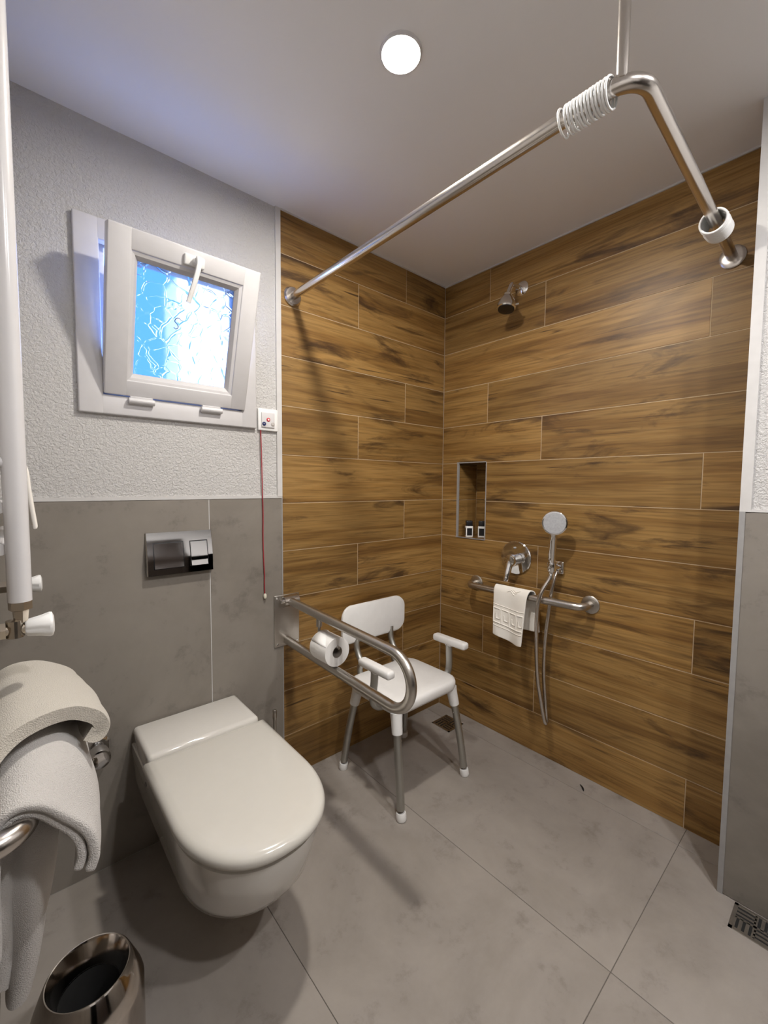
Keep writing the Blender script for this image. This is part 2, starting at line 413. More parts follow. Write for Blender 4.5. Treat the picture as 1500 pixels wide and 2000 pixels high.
MB().tube(fillet([(-1.33, YF + .025, 1.02), (-1.33, YF + .075, 1.02), (-1.21, YF + .075, 1.02)], [0, .012, 0], 6), .009, 14).build('door_handle', M['steel'], door)
# floor tiles, 60 x 120, joints at the photographed lines
fx = [XL, -1.904, -1.304, -0.704, -0.104, 0.004]; fy = [0.003, -1.213, -2.413, YF]
for x0, x1 in zip(fx, fx[1:]):
    for y0, y1 in zip(fy, fy[1:]):
        if x0 > XC and y0 < YC: continue
        xx = x1
        L, h = xx - x0, y0 - y1
        me = plank(L, h, 0.0075, 0.0009).copy()
        o = link('grey_floor_tile', me, M['floor'], floor, ((x0 + xx) / 2, (y0 + y1) / 2, 0), (math.radians(-90), 0, 0))
# trims
def trim(n, a, b, mat, label): return struct(MB().box(a, b, 0.0).build('trim_%d' % n, mat, smooth=False), label)
trim(1, (XW - .022, -0.003, ZT + .006), (XW, 0.02, H), M['trim'], 'white vertical edge strip between stucco and wood-look tile')
trim(2, (XL, -0.0015, ZT), (XW, 0.02, ZT + .011), M['trim'], 'pale bead along the top of the grey tiles under the window')
trim(3, (XC - .0025, YC - .008, 0.0), (XC + .004, YC + .006, ZT - .015), M['greytrim'], 'grey corner strip along the tiled edge of the stub wall')
trim(8, (XC - .0025, YC - .020, ZT - .015), (XC + .004, YC + .006, H), M['trim'], 'white corner strip along the plastered edge of the stub wall')
trim(4, (-.006, YC, H - .006), (.006, 0, H), M['trim'], 'white caulk line where the shower wall meets the ceiling')
trim(5, (XW, -.005, H - .005), (0, .004, H), M['trim'], 'white caulk line above the back shower tiles')
trim(6, (XW - .003, -0.0012, 0), (XW + .0012, 0.004, ZT + .006), M['greytrim'], 'thin pale joint between grey tile and wood-look tile')
trim(7, (XC - .0015, YF, ZT - .015), (XC + .006, YC, ZT - .008), M['trim'], 'pale bead on top of the grey tiles of the stub wall')

# outside
tag(MB().box((-0.98, 1.45, 0.0), (-0.16, 1.75, 2.62)).build('added_white_wall', M['plaster'], smooth=False), 'sunlit white wall added outside to brighten the frosted window', 'wall')  # added wall, catches the sun so the glass looks white
struct(MB().box((-6, 0.21, -0.15), (6, 8, -0.0)).build('added_terrace', M['floor'], smooth=False), 'paved ground added outside behind the window wall')  # added ground, bounces sunlight up through the window

# ------------------------------------------------------------------ window
win = struct(thing('window_1', 'small white tilting window with frosted blue-lit glass', 'window', (-1.395, 0.0, 1.485)))
del win['category']
FX0, FX1, FZ0, FZ1 = -1.677, -1.112, 1.484, 2.073
fr = MB()
def ring_frame(mb, x0, x1, z0, z1, bx0, bx1, bz0, bz1, y0, y1, bev=.004):
    mb.box((x0, y0, z0), (bx0, y1, z1), bev); mb.box((bx1, y0, z0), (x1, y1, z1), bev)
    mb.box((bx0 - .005, y0, z0), (bx1 + .005, y1, bz0), bev); mb.box((bx0 - .005, y0, bz1), (bx1 + .005, y1, z1), bev)
ring_frame(fr, FX0, FX1, FZ0, FZ1, -1.612, -1.172, 1.545, 2.008, -.012, .02)
ring_frame(fr, -1.6395, -1.1285, 1.5255, 2.0615, -1.594, -1.178, 1.566, 2.006, .030, .064, .003)
frame = fr.build('window_frame', M['pvc'], win)
frev = MB(); ring_frame(frev, WX0 - .004, WX1 + .004, WZ0 - .004, WZ1 + .004, WX0 + .002, WX1 - .002, WZ0 + .002, WZ1 - .002, .07, .205, 0)
frev.build('reveal', M['plaster'], win, smooth=False)
SB = Vector((-1.6125, -.02, 1.545)); sa = math.radians(18.4)
SU = Vector((0, -math.sin(sa), math.cos(sa))); SN = Vector((0, -math.cos(sa), -math.sin(sa)))
SM = Matrix((Vector((1, 0, 0)), -SN, SU)).transposed().to_4x4(); SM.translation = SB     # local x = across, y = away from room, z = up the sash
sw, sh = .45, .476
sm_ = MB(); ring_frame(sm_, 0, sw, 0, sh, .062, .392, .050, .418, 0, .048, .004)
sash = sm_.xform(SM).build('sash', M['pvc'], win)
bd = MB()
for rings in [[(.060, .048, .003), (.070, .058, .006), (.080, .070, .020), (.080, .070, .026)]]:
    R = []
    for x, z, y in rings:
        xr, zr = sw - .058 + .060 - x + .0, sh - .058 + .048 - z + .0
        R.append([(x, y, z), (xr, y, z), (xr, y, zr), (x, y, zr)])
    bd.loft(R, False, False)
bd.xform(SM).build('glazing_bead', M['pvc'], sash, smooth=False)
MB().box((.072, .022, .060), (sw - .070, .027, sh - .070)).xform(SM).build('pane', M['glass'], sash, smooth=False)
sq = MB().tube(catmull([(.205, .0195, .268), (.195, .0195, .264), (.192, .0195, .254), (.200, .0195, .247), (.203, .0195, .238), (.196, .0195, .232), (.190, .0195, .236)], 20), .0012, 6)
sq.tube(catmull([(.205, .0195, .268), (.210, .0195, .262), (.217, .0195, .262)], 8), .0012, 6)
sq.xform(SM).build('scribble', M['black'], sash)
hd = MB().box((.200, -.010, .425), (.262, .001, .458), .005); hd.tube([(.234, 0, .442), (.234, -.030, .442)], .011, 14)
hd.tube(catmull([(.236, -.030, .452), (.236, -.036, .430), (.229, -.037, .390), (.221, -.034, .350), (.214, -.032, .318)], 18), [.012] * 3 + [.011] * 12 + [.010] * 3, 12, flat=(1, .6))
hd.xform(SM).build('window_handle', M['plastic'], sash)
for x0, x1 in ((.066, .140), (.290, .362)):
    h = MB().tube([(x0, -.006, -.012), (x1, -.006, -.012)], .0095, 14); h.box((x0 + .004, -.002, -.026), (x1 - .004, .012, .002), .002)
    h.xform(SM).build('hinge', M['pvc'], win)

# ------------------------------------------------------------------ downlights
def downlight(x, y, mat, label):
    t = thing('ceiling_downlight', label, 'lamp', (x, y, H), 'recessed downlights')
    MB().lathe([(.046, -.001), (.046, -.006), (.049, -.007), (.053, -.004), (.054, 0.0)], (x, y, H), seg=40, cap0=False, cap1=False).build('trim_ring', M['pvc'], t)
    MB().lathe([(.0, -.004), (.046, -.004)], (x, y, H), seg=40, cap0=False, cap1=False).build('lens', mat, t, smooth=False)
    return t
downlight(-1.059, -0.757, M['lens1'], 'round glowing downlight in the ceiling above the toilet and shower')
downlight(-1.30, -2.05, M['lens2'], 'round ceiling downlight behind the camera on the left')
downlight(-0.80, -1.95, M['lens2'], 'round ceiling downlight behind the camera near the stub wall')

# ------------------------------------------------------------------ toilet
TX = -1.385
def dring(hw, y0, yf, z, n=44, ex=2.25, ys=None):
    """D-shaped contour: straight sides from y0 to ys, rounded front reaching yf"""
    ys = ys if ys is not None else yf + hw * 1.32
    pts = [(TX - hw, y0, z), (TX - hw, y0 + (ys - y0) * .5, z)]
    for k in range(n + 1):
        a = PI - PI * k / n; c, s_ = math.cos(a), math.sin(a)
        pts.append((TX + hw * math.copysign(abs(c) ** (2 / ex), c), ys + (yf - ys) * abs(s_) ** (2 / ex), z))
    pts += [(TX + hw, y0 + (ys - y0) * .5, z), (TX + hw, y0, z)]
    return pts
toilet = thing('toilet', 'white wall-hung toilet with closed lid on the grey tiled wall', 'toilet', (TX, 0, 0.1))
MB().loft([dring(.085, -.002, -.385, .100), dring(.110, -.002, -.415, .106), dring(.118, -.002, -.430, .130), dring(.124, -.002, -.450, .158), dring(.138, -.002, -.520, .176), dring(.154, -.002, -.615, .200), dring(.164, -.002, -.668, .228), dring(.170, -.002, -.692, .26),
           dring(.175, -.002, -.712, .31), dring(.179, -.002, -.730, .36), dring(.180, -.002, -.735, .392), dring(.170, -.002, -.725, .397)]).build('bowl', M['ceramic'], toilet, ang=50)
MB().box((TX - .176, -.002, .34), (TX + .176, -.218, .452), .014).build('deck', M['ceramic'], toilet)
MB().loft([dring(.172, -.232, -.728, .398), dring(.180, -.228, -.736, .400), dring(.180, -.228, -.736, .411), dring(.176, -.232, -.732, .413)]).build('seat_ring', M['lid'], toilet, ang=50)
MB().loft([dring(.182, -.226, -.742, .4145), dring(.190, -.222, -.752, .417), dring(.192, -.221, -.755, .424), dring(.190, -.222, -.753, .433), dring(.185, -.226, -.747, .440), dring(.176, -.234, -.737, .4445), dring(.160, -.25, -.72, .4462), dring(.10, -.32, -.64, .4475)]).build('toilet_lid', M['lid'], toilet, ang=50)
MB().lathe([(.007, 0), (.007, -.004), (.005, -.005)], (TX - .1755, -.20, .36), (1, 0, 0), 14).build('bolt_hole_shade', M['black'], toilet)  # dark of the bolt hole, painted as a black disc

# flush plate
fp = thing('flush_plate', 'chrome dual flush plate on the grey wall above the toilet', 'flush plate', (-1.398, 0, .954))
x0, x1, z0, z1 = -1.508, -1.289, .955, 1.100
def rect(x0, x1, z0, z1, y): return [(x0, y, z0), (x1, y, z0), (x1, y, z1), (x0, y, z1)]
pm = MB()
FY = lambda u: -.022 if u < .38 else -.022 + .020 * ((u - .38) / .62) ** 1.1     # upright lower half, upper half leaning back
rings = []
for k in range(13):
    z = z0 + (z1 - z0) * k / 12; y = FY(k / 12)
    rings.append([(x0, 0, z), (x0, y + .003, z), (x0 + .003, y, z), (x1 - .003, y, z), (x1, y + .003, z), (x1, 0, z)])
pm.loft(rings).build('plate', M['chrome'], fp)
for a, b in ((-1.488, -1.390), (-1.370, -1.308)):
    gm = MB(); bm_ = MB(); R1 = []; R2 = []
    for k in range(9):
        z = .976 + (1.066 - .976) * k / 8; u = (z - z0) / (z1 - z0); y = FY(u)
        R1.append([(a, y + .002, z), (a, y - .0006, z), (b, y - .0006, z), (b, y + .002, z)])
        zz = .979 + (1.0625 - .979) * k / 8; u = (zz - z0) / (z1 - z0); y = FY(u) - .0016 - .0045 * max(0.0, 1 - k / 3) ** 2
        R2.append([(a + .003, y + .006, zz), (a + .003, y, zz), (b - .003, y, zz), (b - .003, y + .006, zz)])
    g = gm.loft(R1).build('button_gap', M['black'], fp, smooth=False)
    bm_.loft(R2).build('flush_button', M['chrome'], fp)

# angle valve beside the toilet
VX, VZ = -1.662, .418
av = thing('angle_valve', 'round chrome stop valve on the grey wall left of the toilet', 'valve', (VX, 0, .42))
MB().lathe([(.040, 0), (.040, -.003), (.033, -.012), (.016, -.016)], (VX, 0, VZ), (0, 1, 0), 28).build('escutcheon', M['chrome'], av)
MB().lathe([(.014, -.010), (.014, -.046)], (VX, 0, VZ), (0, 1, 0), 20).build('stem', M['chrome'], av)
MB().lathe([(.022, -.036), (.028, -.038), (.030, -.074), (.028, -.080), (.020, -.082)], (VX, 0, VZ), (0, 1, 0), 28).build('knob', M['chrome'], av)

# toilet brush (only its handle shows)
tb = thing('toilet_brush', 'toilet brush with steel handle standing behind the toilet lid', 'toilet brush', (-1.085, -.085, 0))
MB().lathe([(.040, 0), (.042, .004), (.042, .150), (.038, .154)], (-1.085, -.085, 0), seg=24).build('canister', M['steel'], tb)
MB().lathe([(.006, .150), (.006, .335), (.0085, .340), (.0085, .372), (.006, .376)], (-1.085, -.085, 0), seg=14).build('handle', M['steel'], tb)

# ------------------------------------------------------------------ emergency call panel with cord
cp = thing('emergency_call', 'white emergency call switch beside the window with red pull cord', 'switch', (-1.061, 0.004, 1.48))
MB().box((-1.104, .004, 1.480), (-1.020, -.007, 1.566), .003).build('cover_plate', M['plastic'], cp)
MB().box((-1.092, -.006, 1.492), (-1.036, -.012, 1.552), .003).build('rocker', M['enamel'], cp)
for x, z, mt in ((-1.064, 1.523, 'redp'), (-1.082, 1.506, 'bluep'), (-1.045, 1.507, 'greyp')):
    bt = MB().lathe([(.0078, -.011), (.0078, -.0135), (.0065, -.0142)], (x, 0, z), (0, 1, 0), 18).build('button', M[mt], cp)
    if mt == 'redp': MB().lathe([(.0034, -.0140), (.0034, -.0148)], (x, 0, z), (0, 1, 0), 14).build('button_mark', M['plastic'], bt)
    if mt == 'bluep': MB().box((x - .003, -.0140, z - .0008), (x + .003, -.0146, z + .0012)).build('button_mark', M['greyp'], bt, smooth=False)
    if mt == 'greyp': MB().box((x - .005, -.0140, z - .0008), (x + .005, -.0146, z + .0008)).build('button_mark', M['pvc'], bt, smooth=False)
cpts = [(-1.093, -.004, 1.482), (-1.092, -.0065, 1.40), (-1.089, -.006, 1.25), (-1.087, -.0055, 1.15), (-1.088, -.005, 1.05), (-1.0855, -.005, .95), (-1.083, -.005, .90), (-1.084, -.005, .87), (-1.083, -.005, .825)]
MB().tube(catmull(cpts, 60), .0021, 8).build('pull_cord', M['red'], cp)
MB().lathe([(.003, .012), (.0055, .009), (.0065, 0), (.005, -.007), (.002, -.009)], (-1.083, -.007, .815), seg=14).build('cord_toggle', M['cream'], cp)

# ------------------------------------------------------------------ fold-up grab bar by the toilet
GX = -.985
gb = thing('folding_grab_bar', 'steel fold-up grab bar holding the toilet roll beside the shower chair', 'grab bar', (GX, 0, .59))
MB().box((-1.042, -.0005, .590), (-.927, -.006, .808), .002).build('wall_plate', M['steel'], gb)
for x in (-1.030, -.939):
    for z in (.602, .796): MB().lathe([(.005, -.005), (.005, -.008), (.003, -.0095)], (x, 0, z), (0, 1, 0), 12).build('screw', M['chrome'], gb)
hb = MB().tube([(GX - .030, -.028, .786), (GX + .036, -.028, .786)], .0245, 24); hb.box((GX - .022, -.005, .766), (GX + .026, -.026, .806), .003)
hb.build('hinge_barrel', M['satin'], gb)
MB().lathe([(.009, 0), (.009, -.006), (.005, -.009)], (GX - .030, -.026, .786), (1, 0, 0), 14).build('pivot_bolt', M['chrome'], gb)
gpath = fillet([(GX, -.020, .786), (GX, -.752, .762), (GX, -.742, .588), (GX, -.006, .612)], [0, .0862, .0862, 0], 14)
MB().tube(gpath, .0165, 20).build('rail', M['steel'], gb)
MB().tube([(GX, -.255, .776), (GX, -.255, .735)], .011, 16).build('holder_post', M['steel'], gb)
MB().tube(fillet([(GX, -.255, .742), (GX, -.255, .690), (GX, -.385, .690)], [0, .012, 0], 6), .0055, 12).build('roll_arm', M['steel'], gb)
# toilet roll
ro = thing('toilet_roll', 'white toilet paper roll with folded end hanging on the grab bar', 'toilet roll', (GX, -.32, .62))
RC = Vector((GX, -.272, .672))
MB().lathe([(.0205, 0), (.052, 0), (.0525, -.003), (.0525, -.099), (.052, -.102), (.0205, -.102)], RC, (0, 1, 0), 40, False, False).build('paper', M['paper'], ro)
MB().lathe([(.0205, -.0), (.0205, -.1025), (.0190, -.1025), (.0190, 0)], RC, (0, 1, 0), 32, False, False).build('core', M['card'], ro)
fl = MB(); V = []
for k in range(11):
    a = math.radians(150 - 9.0 * k); r = .0532 + .0012 * (k / 10)
    y0, y1 = RC.y - .004 - .0 * k, RC.y - .098 + (.0094 * k if k > 0 else 0)
    y1 = min(y1, RC.y - .006)
    V.append([(RC.x - r * math.cos(math.radians(180) - a), y0, RC.z + r * math.sin(a)), (RC.x - r * math.cos(math.radians(180) - a), y1, RC.z + r * math.sin(a))])
fl.loft([[p[0], p[1]] for p in V], False, False, closed=False)
fo = fl.build('folded_sheet', M['paper'], ro, smooth=True); sd = fo.modifiers.new('thick', 'SOLIDIFY'); sd.thickness = .0012; sd.offset = 0

# ------------------------------------------------------------------ shower chair
CX = -.578
ch = thing('shower_chair', 'white plastic shower chair with aluminium legs and armrests', 'chair', (CX, -.29, 0))
def rrect(cx, cy, hx, hy, r, z, n=8):
    pts = []
    for sx, sy, a0 in ((1, 1, 0), (-1, 1, 90), (-1, -1, 180), (1, -1, 270)):
        for k in range(n + 1):
            a = math.radians(a0 + 90 * k / n); pts.append((cx + sx * (hx - r) + r * math.cos(a), cy + sy * (hy - r) + r * math.sin(a), z))
    return pts
sy_ = -.295
MB().loft([rrect(CX, sy_, .175, .145, .05, .382), rrect(CX, sy_, .188, .160, .06, .384), rrect(CX, sy_, .193, .166, .065, .396), rrect(CX, sy_, .193, .166, .065, .414), rrect(CX, sy_, .189, .162, .062, .425), rrect(CX, sy_, .178, .151, .055, .4305), rrect(CX, sy_, .12, .10, .04, .427)]).build('seat', M['plastic'], ch, ang=60)
bk = MB(); R = []
for off, ins in ((.0, .010), (.004, .002), (.010, 0), (.018, .002), (.022, .010)):
    ring = rrect(0, 0, .190 - ins, .088 - ins, .055 - ins * .5, 0, 8)
    R.append([(CX + x, -.085 - off + .016 * (1 - (x / .19) ** 2) - .10 * (z_ * .12), .640 + z_) for x, z_, _ in ring])
bk.loft(R).build('backrest', M['plastic'], ch, ang=50)
feet = {(-1, -1): (-.771, -.490), (1, -1): (-.386, -.488), (-1, 1): (-.765, -.104), (1, 1): (-.388, -.104)}
tops = {(-1, -1): (-.742, -.425), (1, -1): (-.414, -.425), (-1, 1): (-.728, -.165), (1, 1): (-.428, -.165)}
for k in feet:
    fx_, fy_ = feet[k]; tx, ty = tops[k]; F, T = Vector((fx_, fy_, 0)), Vector((tx, ty, .384))
    at = lambda s: F.lerp(T, s) + Vector((k[0] * .004, k[1] * .004, 0)) * math.sin(PI * s)
    MB().tube([at(s / 10) for s in range(1, 11)], .0172, 20, flat=(1.0, .9)).build('leg', M['alu'], ch)
    MB().tube([at(.80), at(.82), at(.93), at(1.0)], [.0205, .0215, .0225, .025], 20).build('leg_socket', M['plastic'], ch)
    MB().tube([F + Vector((0, 0, 0)), at(.012), at(.06), at(.075)], [.0180, .0200, .0196, .0182], 20).build('foot', M['plastic'], ch)
    MB().tube([at(.72), at(.72) + Vector((-k[0] * .020, 0, 0))], .004, 10).build('height_pin', M['steel'], ch)
for s in (-1, 1):
    ax_ = CX + s * .222
    MB().box((ax_ - .020, -.276, .543), (ax_ + .020, -.462, .575), .011).build('armrest', M['plastic'], ch)
    p = catmull([(ax_, -.362, .552), (ax_ + s * .002, -.362, .500), (ax_ + s * .006, -.360, .450), (ax_ + s * .0, -.358, .412), (ax_ - s * .030, -.356, .384), (ax_ - s * .075, -.355, .376)], 22)
    MB().tube(p, .0150, 16, flat=(.55, 1.0)).build('armrest_support', M['alu'], ch)
    MB().box((ax_ - .011, -.347, .536), (ax_ + .011, -.379, .551), .003).build('support_cap', M['plastic'], ch)
    bx = CX + s * .105
    MB().tube(catmull([(bx, -.092, .585), (bx, -.093, .540), (bx, -.108, .500), (bx, -.130, .470), (bx, -.118, .440), (bx, -.128, .410), (bx, -.170, .388), (bx, -.24, .380)], 26), .0140, 16).build('back_tube', M['alu'], ch)

# ------------------------------------------------------------------ shower rod and curtain rings
RZ = 2.034
rod = thing('shower_curtain_rod', 'L-shaped steel shower curtain rod hung from the ceiling', 'curtain rod', (-.945, 0, RZ))
MB().tube(fillet([(-.948, -.004, RZ), (-.938, -1.276, RZ), (-.004, -1.254, RZ + .002)], [0, .058, 0], 12), .0152, 20).build('rail', M['satin'], rod)
MB().tube([(-.938, -1.243, RZ + .005), (-.938, -1.243, H - .002)], .0106, 18).build('ceiling_post', M['satin'], rod)
MB().lathe([(.034, 0), (.034, -.004), (.028, -.007)], (-.938, -1.243, H), (0, 0, 1), 26).build('ceiling_flange', M['satin'], rod)
MB().lathe([(.039, 0), (.039, -.005), (.033, -.012), (.016, -.014)], (-.948, 0, RZ), (0, 1, 0), 30).build('wall_flange', M['satin'], rod)
MB().lathe([(.037, 0), (.037, -.004), (.032, -.007), (.016, -.008)], (0, -1.254, RZ + .002), (1, 0, 0), 30).build('wall_flange', M['satin'], rod)
def torus(R_, r_, nR=30, nr=8):
    v = []; f = []
    for i in range(nR):
        for j in range(nr):
            a, b = 2 * PI * i / nR, 2 * PI * j / nr
            v.append(((R_ + r_ * math.cos(b)) * math.cos(a), r_ * math.sin(b), (R_ + r_ * math.cos(b)) * math.sin(a)))
            f.append((i * nr + j, ((i + 1) % nR) * nr + j, ((i + 1) % nR) * nr + (j + 1) % nr, i * nr + (j + 1) % nr))
    return v, f
rv, rf = torus(.0262, .0024)
rme = bpy.data.meshes.new('curtain_ring'); rme.from_pydata(rv, [], rf); finish(rme, True, 180)
sv_, sf_ = torus(.0315, .0034)
sme = bpy.data.meshes.new('curtain_ring'); sme.from_pydata(sv_, [], sf_); finish(sme, True, 180)
def ring_at(loc, rotz, tilt, label, group, me=rme):
    o = link('curtain_ring', me, M['plastic'], None, loc, (tilt, 0, rotz)); return tag(o, label, 'curtain ring', group)
ORD = ['first', 'second', 'third', 'fourth', 'fifth', 'sixth', 'seventh', 'eighth', 'ninth', 'tenth', 'eleventh', 'twelfth', 'thirteenth']
for k in range(13):
    y = -1.145 - k * .0067
    ring_at((-.9405, y, RZ + .0152 - .0238), 0, random.uniform(-.05, .05) + (.10 if k > 10 else 0),
            'thin white curtain ring, %s from the ceiling post in the loose bunch' % ORD[12 - k], 'bunched curtain rings by the bend of the rod')
ring_at((-.9405, -1.131, RZ + .0152 - .0238), .05, -.06, 'white curtain ring hanging apart at the end of the bunch', 'bunched curtain rings by the bend of the rod')
for k in range(11):
    ring_at((-.312 + k * .0068, -1.263 + random.uniform(-.001, .001), RZ + .002 + .0152 - .0281), PI / 2, random.uniform(-.02, .02),
            'thick white curtain ring, %s from the wall flange in the tight stack' % ORD[10 - k], 'stacked curtain rings by the shower wall', sme)

# ------------------------------------------------------------------ overhead shower
oh = thing('overhead_shower', 'small chrome overhead shower on the wood-look wall', 'shower head', (0, -.470, 2.2))
MB().lathe([(.034, 0), (.034, -.003), (.026, -.010), (.012, -.014)], (0, -.470, 2.196), (1, 0, 0), 28).build('wall_rose', M['chrome'], oh)
MB().tube(fillet([(0, -.470, 2.196), (-.085, -.470, 2.192), (-.118, -.470, 2.135)], [0, .022, 0], 8), .0095, 16).build('arm', M['chrome'], oh)
ax = Vector((-.22, -.04, -.97)).normalized(); HO = Vector((-.114, -.470, 2.142))
MB().lathe([(.012, 0), (.017, .005), (.017, .015), (.021, .018), (.027, .026), (.034, .040), (.040, .055), (.0425, .064), (.042, .075), (.037, .079)], HO, ax, 30).build('head', M['chrome'], oh)
MB().lathe([(.036, .0785), (.036, .082), (.030, .083), (.0, .083)], HO, ax, 28, True, False).build('spray_face', M['black'], oh)
sv = HO + ax * .066
MB().tube([sv + Vector((.026, -.028, .008)), sv + Vector((.036, -.040, .010))], .005, 12).build('spray_lever', M['chrome'], oh)

# ------------------------------------------------------------------ mixer
mx = thing('shower_mixer', 'round chrome shower mixer plate with lever handle', 'shower mixer', (0, -.478, .92))
MC = (0, -.478, .920)
MB().lathe([(.082, 0), (.082, -.005), (.078, -.008), (.030, -.009)], MC, (1, 0, 0), 48).build('plate', M['chrome'], mx)
MB().lathe([(.026, -.006), (.026, -.034), (.029, -.036), (.029, -.056), (.026, -.062), (.018, -.064)], (0, -.478, .912), (1, 0, 0), 28).build('cartridge_body', M['chrome'], mx)
MB().tube(catmull([(-.050, -.478, .908), (-.062, -.478, .880), (-.074, -.477, .845), (-.082, -.476, .815)], 12), [.0165] * 4 + [.0155] * 4 + [.014] * 3 + [.011], 16, flat=(.8, 1)).build('lever', M['chrome'], mx)
MB().tube([(-.006, -.470, .968), (-.020, -.470, .968)], .006, 12).build('diverter_knob', M['chrome'], mx)

# ------------------------------------------------------------------ hand shower
hs = thing('hand_shower', 'chrome hand shower with round head in its wall holder, hose looping down', 'hand shower', (0, -.685, .9))
hold = MB().box((0, -.722, .878), (-.016, -.682, .936), .006); hold.tube([(-.010, -.700, .908), (-.050, -.692, .912)], .013, 14)
hold.build('wall_holder', M['chrome'], hs)
MB().lathe([(.0175, -.020), (.0195, -.014), (.0195, .016), (.0175, .020)], (-.063, -.692, .915), (-.16, -.06, 1), 24).build('holder_cone', M['chrome'], hs)
hp = [Vector((-.060, -.690, .885)), Vector((-.066, -.693, .940)), Vector((-.076, -.699, 1.000)), Vector((-.086, -.706, 1.050)), Vector((-.092, -.711, 1.075))]
MB().tube(catmull(hp, 16), [.0125] * 4 + [.0165] * 8 + [.0150] * 4, 18).build('handle', M['chrome'], hs)
hax = Vector((-.90, -.38, -.05)).normalized(); HC = Vector((-.092, -.714, 1.112))
MB().lathe([(.020, -.016), (.038, -.012), (.050, -.002), (.0525, .006), (.051, .012), (.047, .014)], HC, hax, 40).build('head', M['chrome'], hs)
MB().lathe([(.046, .0135), (.045, .0165), (.0, .0172)], HC, hax, 36, True, False).build('spray_face', M['nozzle'], hs)
hose = catmull([(-.060, -.690, .888), (-.070, -.684, .856), (-.096, -.670, .812), (-.108, -.660, .765), (-.108, -.654, .690), (-.104, -.652, .620), (-.098, -.652, .520), (-.090, -.658, .400), (-.080, -.672, .300), (-.075, -.686, .225), (-.070, -.692, .207), (-.062, -.690, .222), (-.055, -.676, .320), (-.050, -.664, .430), (-.047, -.664, .560), (-.046, -.674, .680), (-.040, -.684, .800), (-.030, -.690, .860), (-.012, -.690, .888)], 120)
MB().tube(hose, .0092, 12).build('hose', M['satin'], hs)
MB().lathe([(.0105, 0), (.0105, .026), (.0085, .030)], (-.063, -.689, .860), (0.05, 0, 1), 16).build('hose_nut', M['chrome'], hs)

# ------------------------------------------------------------------ grab bar on the shower wall
sb = thing('shower_grab_bar', 'straight steel grab bar across the wood-look shower wall', 'grab bar', (0, -.545, .765))
MB().tube(fillet([(-.002, -.250, .758), (-.080, -.250, .758), (-.080, -.838, .766), (-.002, -.838, .766)], [0, .040, .040, 0], 8), .0165, 20).build('rail', M['steel'], sb)
for y, z in ((-.250, .758), (-.838, .766)): MB().lathe([(.038, 0), (.038, -.004), (.034, -.007), (.017, -.008)], (0, y, z), (1, 0, 0), 28).build('wall_flange', M['steel'], sb)

# cloth draped over a bar
def cloth(name, fn, ns, nt, thick, mat, parent, seed=0):
    v = [tuple(fn(i / (ns - 1), j / (nt - 1))) for i in range(ns) for j in range(nt)]
    f = [(i * nt + j, i * nt + j + 1, (i + 1) * nt + j + 1, (i + 1) * nt + j) for i in range(ns - 1) for j in range(nt - 1)]
    o = build(name, v, f, mat, parent, True, 180, fix=False)
    s_ = o.modifiers.new('thickness', 'SOLIDIFY'); s_.thickness = thick; s_.offset = 0.0
    b_ = o.modifiers.new('round', 'BEVEL'); b_.width = thick * .35; b_.segments = 2; b_.limit_method = 'ANGLE'; b_.angle_limit = math.radians(60)
    w_ = o.modifiers.new('smooth', 'SUBSURF'); w_.levels = 1; w_.render_levels = 1
    return o

ft = thing('face_towel', 'small white towel with embossed key pattern on the shower grab bar', 'towel', (-.08, -.53, .54))
prof = catmull([(-.106, 0, .545), (-.107, 0, .62), (-.1065, 0, .70), (-.1045, 0, .765), (-.094, 0, .789), (-.080, 0, .7925), (-.066, 0, .785), (-.0575, 0, .755), (-.052, 0, .70), (-.048, 0, .60)], 60)
def face_fn(s, t):
    i = s * 59; a = int(min(i, 58)); p = prof[a].lerp(prof[a + 1], i - a)
    front = max(0.0, 1 - s / .50)
    yL = -.420 - .012 * (1 - s) + .0; yR = -.585 - .050 * s
    y = yL + (yR - yL) * t
    z = p.z
    if s < .5: z += -.018 * front * math.sin(t * PI) * (t ** 1.2) - .010 * front * t + .012 * front * (1 - t)
    else: z -= .012 * (s - .5) * 2 * (1 - t)
    x = p.x - front * .010 * math.sin(t * 7.5 + .6) * (0.3 + .7 * front)
    return Vector((x, y, z))
cloth('cloth', face_fn, 46, 22, .006, M['cotton'], ft)
def on_face(s, t, off):
    p = face_fn(s, t); du = face_fn(min(s + .01, 1), t) - face_fn(max(s - .01, 0), t); dv = face_fn(s, min(t + .01, 1)) - face_fn(s, max(t - .01, 0))
    n = du.cross(dv).normalized()
    if n.x > 0: n = -n
    return p + n * off
key = MB()
def dense(poly, step=.012):
    out = []
    for (a0, b0), (a1, b1) in zip(poly, poly[1:]):
        n = max(2, int(max(abs(a1 - a0), abs(b1 - b0)) / step))
        out += [(a0 + (a1 - a0) * k / n, b0 + (b1 - b0) * k / n) for k in range(n)]
    return out + [poly[-1]]
s0_, s1_ = .10, .195
for s_ in (s0_ - .025, s1_ + .025): key.tube([on_face(s_, t, .0032) for _, t in dense([(s_, .02), (s_, .98)], .03)], .0018, 6)
for c in range(4):
    t0 = .03 + c * .245; w_ = .20; hh = s1_ - s0_
    poly = [(s0_, t0), (s1_, t0), (s1_, t0 + w_), (s0_ + hh * .30, t0 + w_), (s0_ + hh * .30, t0 + w_ * .42), (s0_ + hh * .64, t0 + w_ * .42)]
    key.tube([on_face(a, b, .0032) for a, b in dense(poly)], .0032, 6)
    key.tube([on_face(a, b, .0032) for a, b in dense([(s0_, t0), (s0_, min(t0 + .245, .97))])], .0032, 6)
key.build('embossed_key_band', M['cotton'], ft)
sw_ = MB()
